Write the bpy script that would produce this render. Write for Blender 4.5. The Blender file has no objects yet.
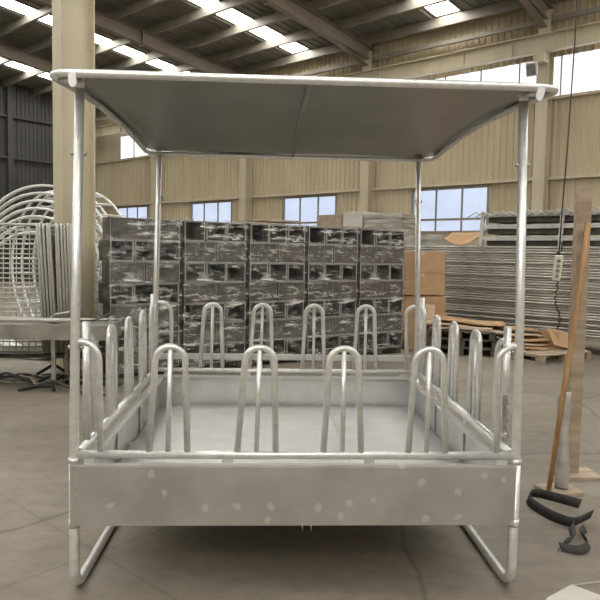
import bpy, math, random
from math import sin, cos, pi, radians
from mathutils import Vector, Matrix

random.seed(7)
S = bpy.context.scene
COL = S.collection

# ------------------------------------------------------------------ camera
CAM = Vector((-0.147, -2.9076, 1.5463))
YAW, PIT, ROL, FPX = 0.04819, 0.06991, 0.01807, 656.6
R_ = Vector((cos(YAW), -sin(YAW), 0))
F_ = Vector((sin(YAW) * cos(PIT), cos(YAW) * cos(PIT), -sin(PIT)))
U_ = Vector((sin(YAW) * sin(PIT), cos(YAW) * sin(PIT), cos(PIT)))
r2 = R_ * cos(ROL) + U_ * sin(ROL)
u2 = -R_ * sin(ROL) + U_ * cos(ROL)
cd = bpy.data.cameras.new('camera')
cam = bpy.data.objects.new('camera', cd)
COL.objects.link(cam)
M = Matrix((r2, u2, -F_)).transposed().to_4x4()
M.translation = CAM
cam.matrix_world = M
cd.sensor_width = 36.0
cd.lens = 36.0 * FPX / 600.0
cd.clip_end = 300
S.camera = cam

# ------------------------------------------------------------------ world, exposure, lights
w = bpy.data.worlds.new('sky')
S.world = w
w.use_nodes = True
bg = w.node_tree.nodes['Background']
bg.inputs[0].default_value = (0.72, 0.80, 0.96, 1)
bg.inputs[1].default_value = 1.45
S.view_settings.view_transform = 'Standard'
S.view_settings.look = 'None'
S.view_settings.gamma = 1
S.view_settings.exposure = -0.24
try:
    S.view_settings.use_curve_mapping = False
except Exception:
    pass
SKYLIGHT = 17.0


def area(name, loc, size, size_y, power, color, target):
    l = bpy.data.lights.new(name, 'AREA')
    l.shape = 'RECTANGLE'
    l.size, l.size_y, l.energy, l.color = size, size_y, power, color
    o = bpy.data.objects.new(name, l)
    COL.objects.link(o)
    o.location = loc
    o.rotation_euler = (Vector(target) - Vector(loc)).to_track_quat('-Z', 'Y').to_euler()
    return o


# added area lamp high behind the photographer, making up for lost daylight
area('added_fill_high', (-4.5, -10.0, 8.2), 13, 2.6, 560, (1.0, 0.965, 0.91), (0, 1, 0.5))

# building axes: n points into the long beige wall, t runs along it to the left
BA = 0.7732954
N2 = Vector((sin(BA), cos(BA), 0))
T2 = Vector((-cos(BA), sin(BA), 0))
WD = 18.69


def B(s, d, z=0.0):
    return Vector((CAM.x, CAM.y, 0)) + N2 * d + T2 * s + Vector((0, 0, z))


# ------------------------------------------------------------------ materials
def new_mat(name):
    m = bpy.data.materials.new(name)
    m.use_nodes = True
    nt = m.node_tree
    return m, nt, nt.nodes['Principled BSDF']


def node(nt, typ, **kw):
    n = nt.nodes.new(typ)
    for k, v in kw.items():
        setattr(n, k, v)
    return n


def coords(nt, scale=(1, 1, 1), rot=(0, 0, 0), obj=True):
    tc = node(nt, 'ShaderNodeTexCoord')
    mp = node(nt, 'ShaderNodeMapping')
    mp.inputs['Scale'].default_value = scale
    mp.inputs['Rotation'].default_value = rot
    nt.links.new(tc.outputs['Object'], mp.inputs['Vector'])
    return mp.outputs['Vector']


def noise(nt, vec, scale, detail=4, rough=.55):
    n = node(nt, 'ShaderNodeTexNoise')
    n.inputs['Scale'].default_value = scale
    n.inputs['Detail'].default_value = detail
    n.inputs['Roughness'].default_value = rough
    nt.links.new(vec, n.inputs['Vector'])
    return n.outputs['Fac']


def ramp(nt, fac, stops):
    r = node(nt, 'ShaderNodeValToRGB')
    el = r.color_ramp.elements
    while len(el) < len(stops):
        el.new(0.5)
    for e, (p, c) in zip(el, stops):
        e.position = p
        e.color = (*c, 1) if len(c) == 3 else c
    nt.links.new(fac, r.inputs['Fac'])
    return r.outputs['Color']


def mix(nt, fac, a, b, mode='MIX'):
    m = node(nt, 'ShaderNodeMix', data_type='RGBA', blend_type=mode)
    for sock, v in ((m.inputs[0], fac), (m.inputs[6], a), (m.inputs[7], b)):
        if hasattr(v, 'is_output'):
            nt.links.new(v, sock)
        elif isinstance(v, (int, float)):
            sock.default_value = v
        else:
            sock.default_value = (*v, 1)
    return m.outputs[2]


def bump(nt, bsdf, h, strength=.2, dist=.01):
    b = node(nt, 'ShaderNodeBump')
    b.inputs['Strength'].default_value = strength
    b.inputs['Distance'].default_value = dist
    nt.links.new(h, b.inputs['Height'])
    nt.links.new(b.outputs['Normal'], bsdf.inputs['Normal'])


def mottled(name, c1, c2, scale=3, metallic=0.0, rough=.5, bmp=0.0, stretch=(1, 1, 1), rvar=.1, lo=.35, hi=.65, bscale=None):
    m, nt, b = new_mat(name)
    v = coords(nt, stretch)
    f = noise(nt, v, scale)
    nt.links.new(ramp(nt, f, [(lo, c1), (hi, c2)]), b.inputs['Base Color'])
    b.inputs['Metallic'].default_value = metallic
    mr = node(nt, 'ShaderNodeMapRange')
    mr.inputs['To Min'].default_value = max(0, rough - rvar)
    mr.inputs['To Max'].default_value = min(1, rough + rvar)
    nt.links.new(noise(nt, v, scale * 2.3), mr.inputs['Value'])
    nt.links.new(mr.outputs[0], b.inputs['Roughness'])
    if bmp:
        bump(nt, b, noise(nt, v, bscale or scale * 4), bmp)
    return m


galv = mottled('galvanised_tube', (.69, .685, .66), (.81, .805, .78), 30, .62, .34, .07)
galv_sheet = mottled('galvanised_sheet', (.58, .58, .555), (.67, .67, .65), 5, .55, .40, .05, rvar=.08)
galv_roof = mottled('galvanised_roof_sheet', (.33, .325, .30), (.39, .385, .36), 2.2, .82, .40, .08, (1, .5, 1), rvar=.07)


def panel_material():
    m, nt, b = new_mat('galvanised_front_panel')
    v = coords(nt, (1, 1, 1), (pi / 2, 0, 0))
    base = ramp(nt, noise(nt, v, 3.5, 3), [(.3, (.42, .415, .385)), (.7, (.56, .555, .525))])
    vo = node(nt, 'ShaderNodeTexVoronoi', feature='F1')
    vo.voronoi_dimensions = '2D'
    vo.inputs['Scale'].default_value = 6.0
    vo.inputs['Randomness'].default_value = 1
    dn = node(nt, 'ShaderNodeMix', data_type='RGBA')
    dn.inputs[0].default_value = .05
    nz = node(nt, 'ShaderNodeTexNoise')
    nz.inputs['Scale'].default_value = 14
    nt.links.new(v, nz.inputs['Vector'])
    nt.links.new(v, dn.inputs[6])
    nt.links.new(nz.outputs['Color'], dn.inputs[7])
    nt.links.new(dn.outputs[2], vo.inputs['Vector'])
    spot = ramp(nt, vo.outputs['Distance'], [(.07, (1, 1, 1)), (.115, (0, 0, 0))])
    col = mix(nt, mix(nt, .45, (0, 0, 0), spot, 'MIX'), base, (.80, .79, .75))
    nt.links.new(col, b.inputs['Base Color'])
    b.inputs['Metallic'].default_value = .68
    b.inputs['Roughness'].default_value = .42
    bump(nt, b, noise(nt, v, 6, 2), .12)
    return m


galv_panel = panel_material()
white_plate = mottled('pale_zinc_plate', (.78, .79, .78), (.86, .87, .86), 20, .2, .45)
bolt_steel = mottled('bolt_steel', (.45, .45, .43), (.62, .62, .6), 40, .9, .35)
beige_clad = mottled('beige_wall_cladding', (.46, .385, .255), (.56, .475, .325), 1.1, .0, .5, .0, (1, 1, .35))
roof_clad = mottled('shade_toned_roof_sheeting', (.15, .14, .12), (.20, .185, .155), 1.0, .0, .6)  # grey tone has the roof's underlit shade put into it
dark_clad = mottled('shade_toned_end_wall_sheeting', (.05, .047, .043), (.068, .063, .058), .8, .0, .6)  # near-black tone carries the lack of light on the end wall
beige_steel = mottled('cream_painted_steel', (.51, .445, .315), (.58, .515, .375), 2.5, .0, .42, .05, (1, 1, .3))
brown_steel = mottled('brown_primer_beam', (.20, .165, .125), (.26, .215, .165), 1.5, .0, .55)
purlin_steel = mottled('purlin_steel', (.25, .23, .19), (.33, .30, .25), 2, .2, .5)
dark_box = mottled('dark_zinc_box_steel', (.065, .058, .051), (.13, .118, .105), 6, .45, .42, .1)
box_edge = mottled('bright_box_rim', (.30, .29, .27), (.42, .40, .375), 8, .5, .4)
card = mottled('corrugated_cardboard', (.38, .235, .12), (.47, .305, .165), 3, 0, .8, .05)
card_pale = mottled('worn_pale_cardboard', (.47, .35, .24), (.60, .47, .34), 3, 0, .85, .05)
wood = mottled('pallet_wood', (.30, .23, .16), (.44, .35, .26), 3, 0, .8, .2, (1, 6, 6))
wood_dark = mottled('shadow_dark_wood', (.06, .05, .04), (.12, .10, .08), 3, 0, .8, .2, (1, 6, 6))  # pallet wood darkened to hold the black shadows under the piles
plank_wood = mottled('orange_brown_plank', (.33, .18, .075), (.46, .27, .12), 3, 0, .6, .2, (8, 8, 1))
stack_galv = mottled('weathered_panel_tube', (.33, .305, .26), (.60, .57, .51), 2.2, .5, .45, 0, (1, 1, 14), lo=.38, hi=.62)
rack_galv = mottled('pale_rack_steel', (.44, .44, .42), (.60, .60, .57), 4, .4, .45)
white_tube = mottled('bright_white_zinc_tube', (.66, .67, .64), (.78, .79, .75), 8, .35, .4)
trolley_mat = mottled('grimy_trolley_steel', (.21, .20, .165), (.32, .305, .26), 5, .3, .5)
scrap_mat = mottled('dark_scrap_metal', (.04, .037, .033), (.10, .09, .08), 6, .3, .6)
strap_mat = mottled('black_webbing', (.014, .013, .012), (.035, .032, .028), 40, 0, .7)
rubber = mottled('black_rubber', (.02, .02, .02), (.04, .04, .04), 10, 0, .6)
pend_mat = mottled('yellowed_white_plastic', (.62, .60, .48), (.72, .70, .58), 20, 0, .45)
grey_button = mottled('grey_button_plastic', (.20, .20, .19), (.26, .26, .25), 20, 0, .5)
cloth_mat = mottled('dusty_plastic_wrap', (.30, .28, .24), (.46, .44, .40), 9, 0, .35, .4)
paper_mat = mottled('off_white_board', (.50, .47, .42), (.58, .55, .50), 5, 0, .7)
lamp_white = mottled('white_lamp_housing', (.70, .70, .68), (.78, .78, .76), 10, 0, .4)
lamp_glass = mottled('grey_lamp_glass', (.22, .22, .22), (.28, .28, .28), 10, 0, .15)


def floor_material():
    m, nt, b = new_mat('worn_concrete')
    v = coords(nt)
    big = noise(nt, v, .55, 5, .6)
    c = ramp(nt, big, [(.30, (.160, .138, .108)), (.52, (.225, .195, .152)), (.72, (.30, .264, .212))])
    fine = noise(nt, v, 9, 6, .7)
    c = mix(nt, .55, c, ramp(nt, fine, [(.3, (.62, .60, .57)), (.6, (1, 1, 1))]), 'MULTIPLY')
    vs = coords(nt, (.35, 2.4, 1), (0, 0, .35))
    streak = noise(nt, vs, 1.6, 6, .7)
    c = mix(nt, .5, c, ramp(nt, streak, [(.35, (.66, .63, .58)), (.55, (1, 1, 1))]), 'MULTIPLY')
    # trowel cracks
    vo = node(nt, 'ShaderNodeTexVoronoi', feature='DISTANCE_TO_EDGE')
    vo.inputs['Scale'].default_value = .38
    dn = node(nt, 'ShaderNodeMix', data_type='RGBA')
    dn.inputs[0].default_value = .14
    nz = node(nt, 'ShaderNodeTexNoise')
    nz.inputs['Scale'].default_value = 1.7
    nz.inputs['Detail'].default_value = 6
    nt.links.new(v, nz.inputs['Vector'])
    nt.links.new(v, dn.inputs[6])
    nt.links.new(nz.outputs['Color'], dn.inputs[7])
    nt.links.new(dn.outputs[2], vo.inputs['Vector'])
    crack = ramp(nt, vo.outputs['Distance'], [(.0, (.45, .43, .40)), (.006, (1, 1, 1))])
    c = mix(nt, .8, c, crack, 'MULTIPLY')
    # sawn joints along and across the hall
    for rot, off in ((-(pi / 4), .43), (pi / 4, 1.0)):
        mp = coords(nt, (1, 1, 1), (0, 0, rot))
        sp = node(nt, 'ShaderNodeSeparateXYZ')
        nt.links.new(mp, sp.inputs[0])
        ad = node(nt, 'ShaderNodeMath', operation='ADD')
        ad.inputs[1].default_value = 50 * 4.5 + off
        nt.links.new(sp.outputs[0], ad.inputs[0])
        mo = node(nt, 'ShaderNodeMath', operation='MODULO')
        mo.inputs[1].default_value = 4.5
        nt.links.new(ad.outputs[0], mo.inputs[0])
        j = ramp(nt, mo.outputs[0], [(0, (.38, .36, .33)), (.012, (.38, .36, .33)), (.016, (1, 1, 1))])
        c = mix(nt, .3, c, j, 'MULTIPLY')
    nt.links.new(c, b.inputs['Base Color'])
    b.inputs['Roughness'].default_value = .55
    bump(nt, b, streak, .12, .01)
    return m


concrete = floor_material()


def emit_mat(name, col, strength, lines=0.0):
    m, nt, b = new_mat(name)
    b.inputs['Base Color'].default_value = (.5, .5, .5, 1)
    b.inputs['Emission Color'].default_value = (*col, 1)
    b.inputs['Emission Strength'].default_value = strength
    b.inputs['Roughness'].default_value = .6
    return m


sky_mat = emit_mat('daylit_fibreglass_skylight', (1.0, .985, .93), SKYLIGHT)
band_mat = emit_mat('daylit_translucent_sheet', (.93, .94, 1.0), 1.25)


def glass_material():
    m = bpy.data.materials.new('dusty_window_glass')
    m.use_nodes = True
    nt = m.node_tree
    nt.nodes.clear()
    out = node(nt, 'ShaderNodeOutputMaterial')
    tr = node(nt, 'ShaderNodeBsdfTransparent')
    tr.inputs[0].default_value = (.97, .98, 1, 1)
    df = node(nt, 'ShaderNodeBsdfTranslucent')
    df.inputs[0].default_value = (.8, .82, .86, 1)
    gl = node(nt, 'ShaderNodeBsdfGlossy')
    gl.inputs['Roughness'].default_value = .1
    a = node(nt, 'ShaderNodeMixShader')
    f = noise(nt, coords(nt), .9, 4)
    mr = node(nt, 'ShaderNodeMapRange')
    mr.inputs['To Min'].default_value = .02
    mr.inputs['To Max'].default_value = .25
    nt.links.new(f, mr.inputs['Value'])
    nt.links.new(mr.outputs[0], a.inputs[0])
    nt.links.new(tr.outputs[0], a.inputs[1])
    nt.links.new(df.outputs[0], a.inputs[2])
    c = node(nt, 'ShaderNodeMixShader')
    c.inputs[0].default_value = .05
    nt.links.new(a.outputs[0], c.inputs[1])
    nt.links.new(gl.outputs[0], c.inputs[2])
    nt.links.new(c.outputs[0], out.inputs[0])
    return m


glass = glass_material()


def film_material():
    m = bpy.data.materials.new('clear_stretch_film')
    m.use_nodes = True
    nt = m.node_tree
    nt.nodes.clear()
    out = node(nt, 'ShaderNodeOutputMaterial')
    tr = node(nt, 'ShaderNodeBsdfTransparent')
    gl = node(nt, 'ShaderNodeBsdfGlossy')
    gl.inputs['Color'].default_value = (.95, .95, .92, 1)
    gl.inputs['Roughness'].default_value = .28
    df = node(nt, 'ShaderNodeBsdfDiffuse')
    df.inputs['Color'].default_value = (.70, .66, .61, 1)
    # crumpled, mostly horizontal creases, with pale highlight streaks painted along them
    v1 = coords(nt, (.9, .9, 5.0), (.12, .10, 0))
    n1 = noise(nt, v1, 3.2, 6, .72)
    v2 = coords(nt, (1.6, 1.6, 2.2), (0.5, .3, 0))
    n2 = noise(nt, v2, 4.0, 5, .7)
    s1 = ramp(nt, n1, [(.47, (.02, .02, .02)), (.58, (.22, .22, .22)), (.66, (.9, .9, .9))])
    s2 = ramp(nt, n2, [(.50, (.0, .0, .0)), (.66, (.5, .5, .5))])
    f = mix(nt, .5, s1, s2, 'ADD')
    a = node(nt, 'ShaderNodeMixShader')
    a.inputs[0].default_value = .45
    nt.links.new(gl.outputs[0], a.inputs[1])
    nt.links.new(df.outputs[0], a.inputs[2])
    b = node(nt, 'ShaderNodeMixShader')
    nt.links.new(f, b.inputs[0])
    nt.links.new(tr.outputs[0], b.inputs[1])
    nt.links.new(a.outputs[0], b.inputs[2])
    bp = node(nt, 'ShaderNodeBump')
    bp.inputs['Strength'].default_value = .9
    bp.inputs['Distance'].default_value = .05
    nt.links.new(n1, bp.inputs['Height'])
    nt.links.new(bp.outputs[0], gl.inputs['Normal'])
    nt.links.new(bp.outputs[0], df.inputs['Normal'])
    nt.links.new(b.outputs[0], out.inputs[0])
    return m


film = film_material()


# ------------------------------------------------------------------ mesh helpers
def V(*a):
    return Vector(a)


def fillet(pts, rad, n=7):
    """round the inner corners of a polyline"""
    pts = [Vector(p) for p in pts]
    out = [pts[0]]
    for i in range(1, len(pts) - 1):
        a, b, c = pts[i - 1], pts[i], pts[i + 1]
        r = rad[i - 1] if isinstance(rad, (list, tuple)) else rad
        u, v = (a - b).normalized(), (c - b).normalized()
        ang = u.angle(v)
        if r <= 0 or ang > pi - .01:
            out.append(b)
            continue
        d = min(r / math.tan(ang / 2), (a - b).length * .98, (c - b).length * .98)
        r = d * math.tan(ang / 2)
        ctr = b + (u + v).normalized() * (r / sin(ang / 2))
        p0, p1 = b + u * d - ctr, b + v * d - ctr
        tot = p0.angle(p1)
        ax = p0.cross(p1).normalized()
        for k in range(n + 1):
            out.append(ctr + Matrix.Rotation(tot * k / n, 3, ax) @ p0)
    out.append(pts[-1])
    return out


class MB:
    def __init__(self):
        self.v, self.f, self.s, self.m = [], [], [], []
        self.mi = 0

    def quad(self, *idx, smooth=False):
        self.f.append(tuple(idx))
        self.s.append(smooth)
        self.m.append(self.mi)

    def box(self, c, size, rot=None, taper=None):
        c = Vector(c)
        hx, hy, hz = [q / 2 for q in size]
        b = len(self.v)
        for z in (-hz, hz):
            for x, y in ((-hx, -hy), (hx, -hy), (hx, hy), (-hx, hy)):
                p = Vector((x, y, z))
                if rot is not None:
                    p = rot @ p
                self.v.append(c + p)
        for q in ((3, 2, 1, 0), (4, 5, 6, 7), (0, 1, 5, 4), (1, 2, 6, 5), (2, 3, 7, 6), (3, 0, 4, 7)):
            self.quad(*[b + i for i in q])
        return self

    def beam(self, a, b, wd, ht, up=(0, 0, 1)):
        """box from a to b: width across, height along up"""
        a, b = Vector(a), Vector(b)
        x = (b - a)
        L = x.length
        x.normalize()
        up = Vector(up)
        y = up.cross(x).normalized()
        z = x.cross(y)
        R = Matrix((x, y, z)).transposed()
        return self.box((a + b) / 2, (L, wd, ht), R)

    def tube(self, path, r, seg=12, closed=False, flat=None):
        P = [Vector(p) for p in path]
        n = len(P)
        T = []
        for i in range(n):
            if closed:
                t = P[(i + 1) % n] - P[i - 1]
            else:
                t = P[min(i + 1, n - 1)] - P[max(i - 1, 0)]
            T.append(t.normalized())
        ref = Vector((0, 0, 1)) if abs(T[0].z) < .9 else Vector((0, 1, 0))
        u = (ref - T[0] * ref.dot(T[0])).normalized()
        rings = []
        for i in range(n):
            if i:
                u = (u - T[i] * u.dot(T[i]))
                u.normalize()
            w_ = T[i].cross(u)
            base = len(self.v)
            rr = r[i] if isinstance(r, (list, tuple)) else r
            for k in range(seg):
                a = 2 * pi * k / seg
                self.v.append(P[i] + (u * cos(a) * (flat or 1) + w_ * sin(a)) * rr)
            rings.append(base)
        m = n if closed else n - 1
        for i in range(m):
            a, b = rings[i], rings[(i + 1) % n]
            for k in range(seg):
                k2 = (k + 1) % seg
                self.quad(a + k, a + k2, b + k2, b + k, smooth=True)
        if not closed:
            self.quad(*[rings[0] + k for k in reversed(range(seg))])
            self.quad(*[rings[-1] + k for k in range(seg)])
        return self

    def cyl(self, a, b, r, seg=12):
        return self.tube([a, b], r, seg)

    def sheet(self, rows, thick=None, smooth=True):
        """grid of points rows[i][j]; if thick (vector) make a closed slab"""
        nr, nc = len(rows), len(rows[0])
        b0 = len(self.v)
        for row in rows:
            for p in row:
                self.v.append(Vector(p))
        for i in range(nr - 1):
            for j in range(nc - 1):
                a = b0 + i * nc + j
                self.quad(a, a + 1, a + nc + 1, a + nc, smooth=smooth)
        if thick is not None:
            th = Vector(thick)
            b1 = len(self.v)
            for row in rows:
                for p in row:
                    self.v.append(Vector(p) + th)
            for i in range(nr - 1):
                for j in range(nc - 1):
                    a = b1 + i * nc + j
                    self.quad(a + nc, a + nc + 1, a + 1, a, smooth=smooth)
            edge = [(0, j) for j in range(nc)] + [(i, nc - 1) for i in range(1, nr)] + \
                   [(nr - 1, j) for j in range(nc - 2, -1, -1)] + [(i, 0) for i in range(nr - 2, 0, -1)]
            for k in range(len(edge)):
                (i, j), (i2, j2) = edge[k], edge[(k + 1) % len(edge)]
                a, b = i * nc + j, i2 * nc + j2
                self.quad(b0 + b, b0 + a, b1 + a, b1 + b)
        return self

    def build(self, name, mat, parent=None, loc=None, bevel=0):
        """vertices are given in world space; loc becomes the origin"""
        o0 = Vector(loc) if loc is not None else (parent_loc(parent) if parent else Vector((0, 0, 0)))
        me = bpy.data.meshes.new(name)
        me.from_pydata([tuple(p - o0) for p in self.v], [], self.f)
        for p, s, m in zip(me.polygons, self.s, self.m):
            p.use_smooth = s
            p.material_index = m
        for q in (mat if isinstance(mat, (list, tuple)) else [mat]):
            me.materials.append(q)
        me.update()
        o = bpy.data.objects.new(name, me)
        COL.objects.link(o)
        if parent is not None:
            o.parent = parent
            o.location = o0 - parent_loc(parent)
        else:
            o.location = o0
        if bevel:
            md = o.modifiers.new('bevel', 'BEVEL')
            md.width = bevel
            md.segments = 2
            md.limit_method = 'ANGLE'
        return o


def parent_loc(o):
    l = Vector((0, 0, 0))
    while o is not None:
        l += Vector(o.location)
        o = o.parent
    return l


def thing(name, label, cat, loc=(0, 0, 0), group=None):
    o = bpy.data.objects.new(name, None)
    COL.objects.link(o)
    o.location = loc
    o.empty_display_size = .2
    return tag(o, label, cat, group)


def tag(o, label, cat, group=None):
    o['label'] = label
    o['category'] = cat
    if group:
        o['group'] = group
    return o


def struct(o, label=None):
    o['kind'] = 'structure'
    if label:
        o['label'] = label
    return o


# ================================================================== THE HALL
fl = MB()
fl.sheet([[V(-45, -25, 0), V(45, -25, 0)], [V(-45, 45, 0), V(45, 45, 0)]], thick=(0, 0, -.2), smooth=False)
struct(fl.build('floor', concrete), 'worn grey brown concrete floor of the hall')


def corrugated(mb, org, along, upv, length, height, facing, pitch=.2, depth=.035):
    """trapezoid sheeting: ribs run along upv"""
    along, upv, facing = Vector(along), Vector(upv), Vector(facing)
    n = max(1, int(round(length / pitch)))
    p = length / n
    prof = []
    for i in range(n):
        prof += [(i * p, 0), (i * p + p * .55, 0), (i * p + p * .65, depth), (i * p + p * .88, depth), (i * p + p * .98, 0)]
    prof.append((length, 0))
    lo = [Vector(org) + along * a + facing * b for a, b in prof]
    hi = [q + upv * height for q in lo]
    mb.sheet([lo, hi], smooth=False)


S0, S1 = -9.0, 31.0
wins = [(9.0, 11.72), (14.85, 17.52), (20.4, 23.1), (26.3, 28.9)]
SILL, HEAD = 2.3, 3.72
wm = MB()
corrugated(wm, B(S0, WD, 0), T2, V(0, 0, 1), S1 - S0, SILL, -N2)
edges = [S0] + [e for ab in wins for e in ab] + [S1]
for a, b in zip(edges[0::2], edges[1::2]):
    corrugated(wm, B(a, WD, SILL), T2, V(0, 0, 1), b - a, HEAD - SILL, -N2)
corrugated(wm, B(S0, WD, HEAD), T2, V(0, 0, 1), S1 - S0, 6.05 - HEAD, -N2)
corrugated(wm, B(28.6, WD, 6.05), T2, V(0, 0, 1), S1 - 28.6, 1.1, -N2)
corrugated(wm, B(S0, WD, 7.15), T2, V(0, 0, 1), S1 - S0, 1.8, -N2)
struct(wm.build('wall_right', beige_clad), 'long beige corrugated side wall')
# translucent band high in the wall
bm_ = MB()
corrugated(bm_, B(S0, WD, 6.05), T2, V(0, 0, 1), 28.6 - S0, 1.1, -N2, .4, .03)
bo = struct(bm_.build('window_1', band_mat), 'long translucent white daylight band high in the beige wall')
k = MB()
s = S0 + .4
while s < 28.6:
    k.beam(B(s, WD - .05, 6.05), B(s, WD - .05, 7.15), .03, .04, N2)
    s += 1.2
k.build('window_mullion', purlin_steel, bo)

# lower windows
for i, (a, b) in enumerate(wins):
    e = MB()
    for z in (SILL + .03, HEAD - .03):
        e.beam(B(a, WD, z), B(b, WD, z), .1, .06)
    for s in (a + .03, b - .03):
        e.beam(B(s, WD, SILL), B(s, WD, HEAD), .1, .06, N2)
    wo = struct(e.build('window_%d' % (i + 2), purlin_steel),
                'blue-white window %s in the beige wall' % ['behind the right rear post', 'above the middle crate stacks', 'above the second crate stack', 'at the far left end'][i])
    g = MB()
    g.beam(B(a, WD + .01, (SILL + HEAD) / 2), B(b, WD + .01, (SILL + HEAD) / 2), .008, HEAD - SILL)
    g.build('window_pane', glass, wo)
    q = MB()
    for f in (1 / 3, 2 / 3):
        s = a + (b - a) * f
        q.beam(B(s, WD - .01, SILL), B(s, WD - .01, HEAD), .045, .05, N2)
    q.beam(B(a, WD - .01, 2.72), B(b, WD - .01, 2.72), .05, .07)
    q.build('window_bars', purlin_steel, wo)

# girt ledge and eaves tube along the wall
g = MB()
for a, b in ((S0, 7.2), (7.56, 13.2), (13.56, 19.2), (19.56, 25.2), (25.56, S1)):
    g.beam(B(a, WD - .09, 3.8), B(b, WD - .09, 3.8), .14, .09)
struct(g.build('trim_1', beige_steel), 'horizontal beige rail along the wall above the windows')
g = MB()
g.beam(B(S0, WD - .25, 8.12), B(S1, WD - .25, 8.12), .12, .12)
struct(g.build('trim_2', purlin_steel), 'eaves tube along the top of the beige wall')
g = MB()
g.beam(B(S0, WD - .06, 6.02), B(S1, WD - .06, 6.02), .1, .08)
struct(g.build('trim_3', beige_steel), 'sill rail under the translucent band')

# crane girder along the wall
g = MB()
g.beam(B(S0, WD - .56, 7.42), B(S1 - .4, WD - .56, 7.42), .02, .46)
g.beam(B(S0, WD - .56, 7.19), B(S1 - .4, WD - .56, 7.19), .2, .025)
g.beam(B(S0, WD - .56, 7.65), B(S1 - .4, WD - .56, 7.65), .24, .03)
s = S0 + .7
while s < S1 - .5:
    g.beam(B(s, WD - .60, 7.2), B(s, WD - .60, 7.64), .012, .07, N2)
    s += 1.5
tag(g.build('crane_girder', beige_steel, loc=B(11, WD - .56, 7.19)), 'long cream steel crane girder along the beige wall above the white band', 'beam')

# end wall
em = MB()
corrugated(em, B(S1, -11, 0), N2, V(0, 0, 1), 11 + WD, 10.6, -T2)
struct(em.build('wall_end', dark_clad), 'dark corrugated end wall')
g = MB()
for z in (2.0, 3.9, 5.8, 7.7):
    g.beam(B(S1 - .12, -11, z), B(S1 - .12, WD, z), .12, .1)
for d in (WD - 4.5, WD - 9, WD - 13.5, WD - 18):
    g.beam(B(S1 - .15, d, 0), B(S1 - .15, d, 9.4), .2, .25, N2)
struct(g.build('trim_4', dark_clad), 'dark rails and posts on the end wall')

# unseen walls behind and right, added to block low light; open above
k = MB()
corrugated(k, B(S0, -11, 0), T2, V(0, 0, 1), S1 - S0, 6.8, N2)
struct(k.build('wall_left', beige_clad), 'unseen cladding of the opposite side wall, added to block low light')
k = MB()
corrugated(k, B(S0, -11, 0), N2, V(0, 0, 1), 11 + WD, 6.8, T2)
struct(k.build('wall_near', beige_clad), 'unseen cladding of the near end wall, added to cut low-angle light')

# roof
SL = .1
RIDGE = 4.1


def zr(d):
    return 8.9 + SL * (WD - d) if d > RIDGE else 8.9 + SL * (WD - RIDGE) - SL * (RIDGE - d)


rows = [4.38 + 6 * i for i in range(-2, 5)]
HW = .38
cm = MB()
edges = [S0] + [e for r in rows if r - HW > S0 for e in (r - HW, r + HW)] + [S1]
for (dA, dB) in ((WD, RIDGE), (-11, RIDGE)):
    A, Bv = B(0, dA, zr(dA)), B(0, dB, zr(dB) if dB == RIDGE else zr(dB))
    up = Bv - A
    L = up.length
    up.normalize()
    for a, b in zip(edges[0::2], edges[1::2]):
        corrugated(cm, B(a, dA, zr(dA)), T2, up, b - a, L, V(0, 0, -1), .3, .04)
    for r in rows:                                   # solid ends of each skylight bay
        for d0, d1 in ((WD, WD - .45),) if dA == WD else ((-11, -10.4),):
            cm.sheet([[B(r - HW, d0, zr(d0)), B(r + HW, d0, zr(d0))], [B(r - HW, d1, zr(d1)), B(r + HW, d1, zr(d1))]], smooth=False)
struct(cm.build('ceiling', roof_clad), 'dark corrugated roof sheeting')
n = 10
names = ['out of sight', 'second']
for i, r in enumerate(rows):
    if r - HW < S0:
        continue
    k = MB()
    for d0, d1 in ((WD - .45, RIDGE + .15), (RIDGE - .15, -10.4)):
        k.sheet([[B(r - HW, d0, zr(d0)), B(r + HW, d0, zr(d0))], [B(r - HW, d1, zr(d1)), B(r + HW, d1, zr(d1))]], thick=(0, 0, -.02), smooth=False)
    struct(k.build('window_%d' % n, sky_mat), 'bright white skylight strip in the dark roof')
    n += 1
# purlins
k = MB()
d = WD - .35
while d > -11:
    z = zr(d) - .12
    k.beam(B(S0, d, z - .06), B(S1, d, z - .06), .03, .31)
    k.beam(B(S0, d - .03, z - .22), B(S1, d - .03, z - .22), .11, .02)
    d -= 1.45
struct(k.build('trim_5', purlin_steel), 'roof purlins running the length of the hall')

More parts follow.
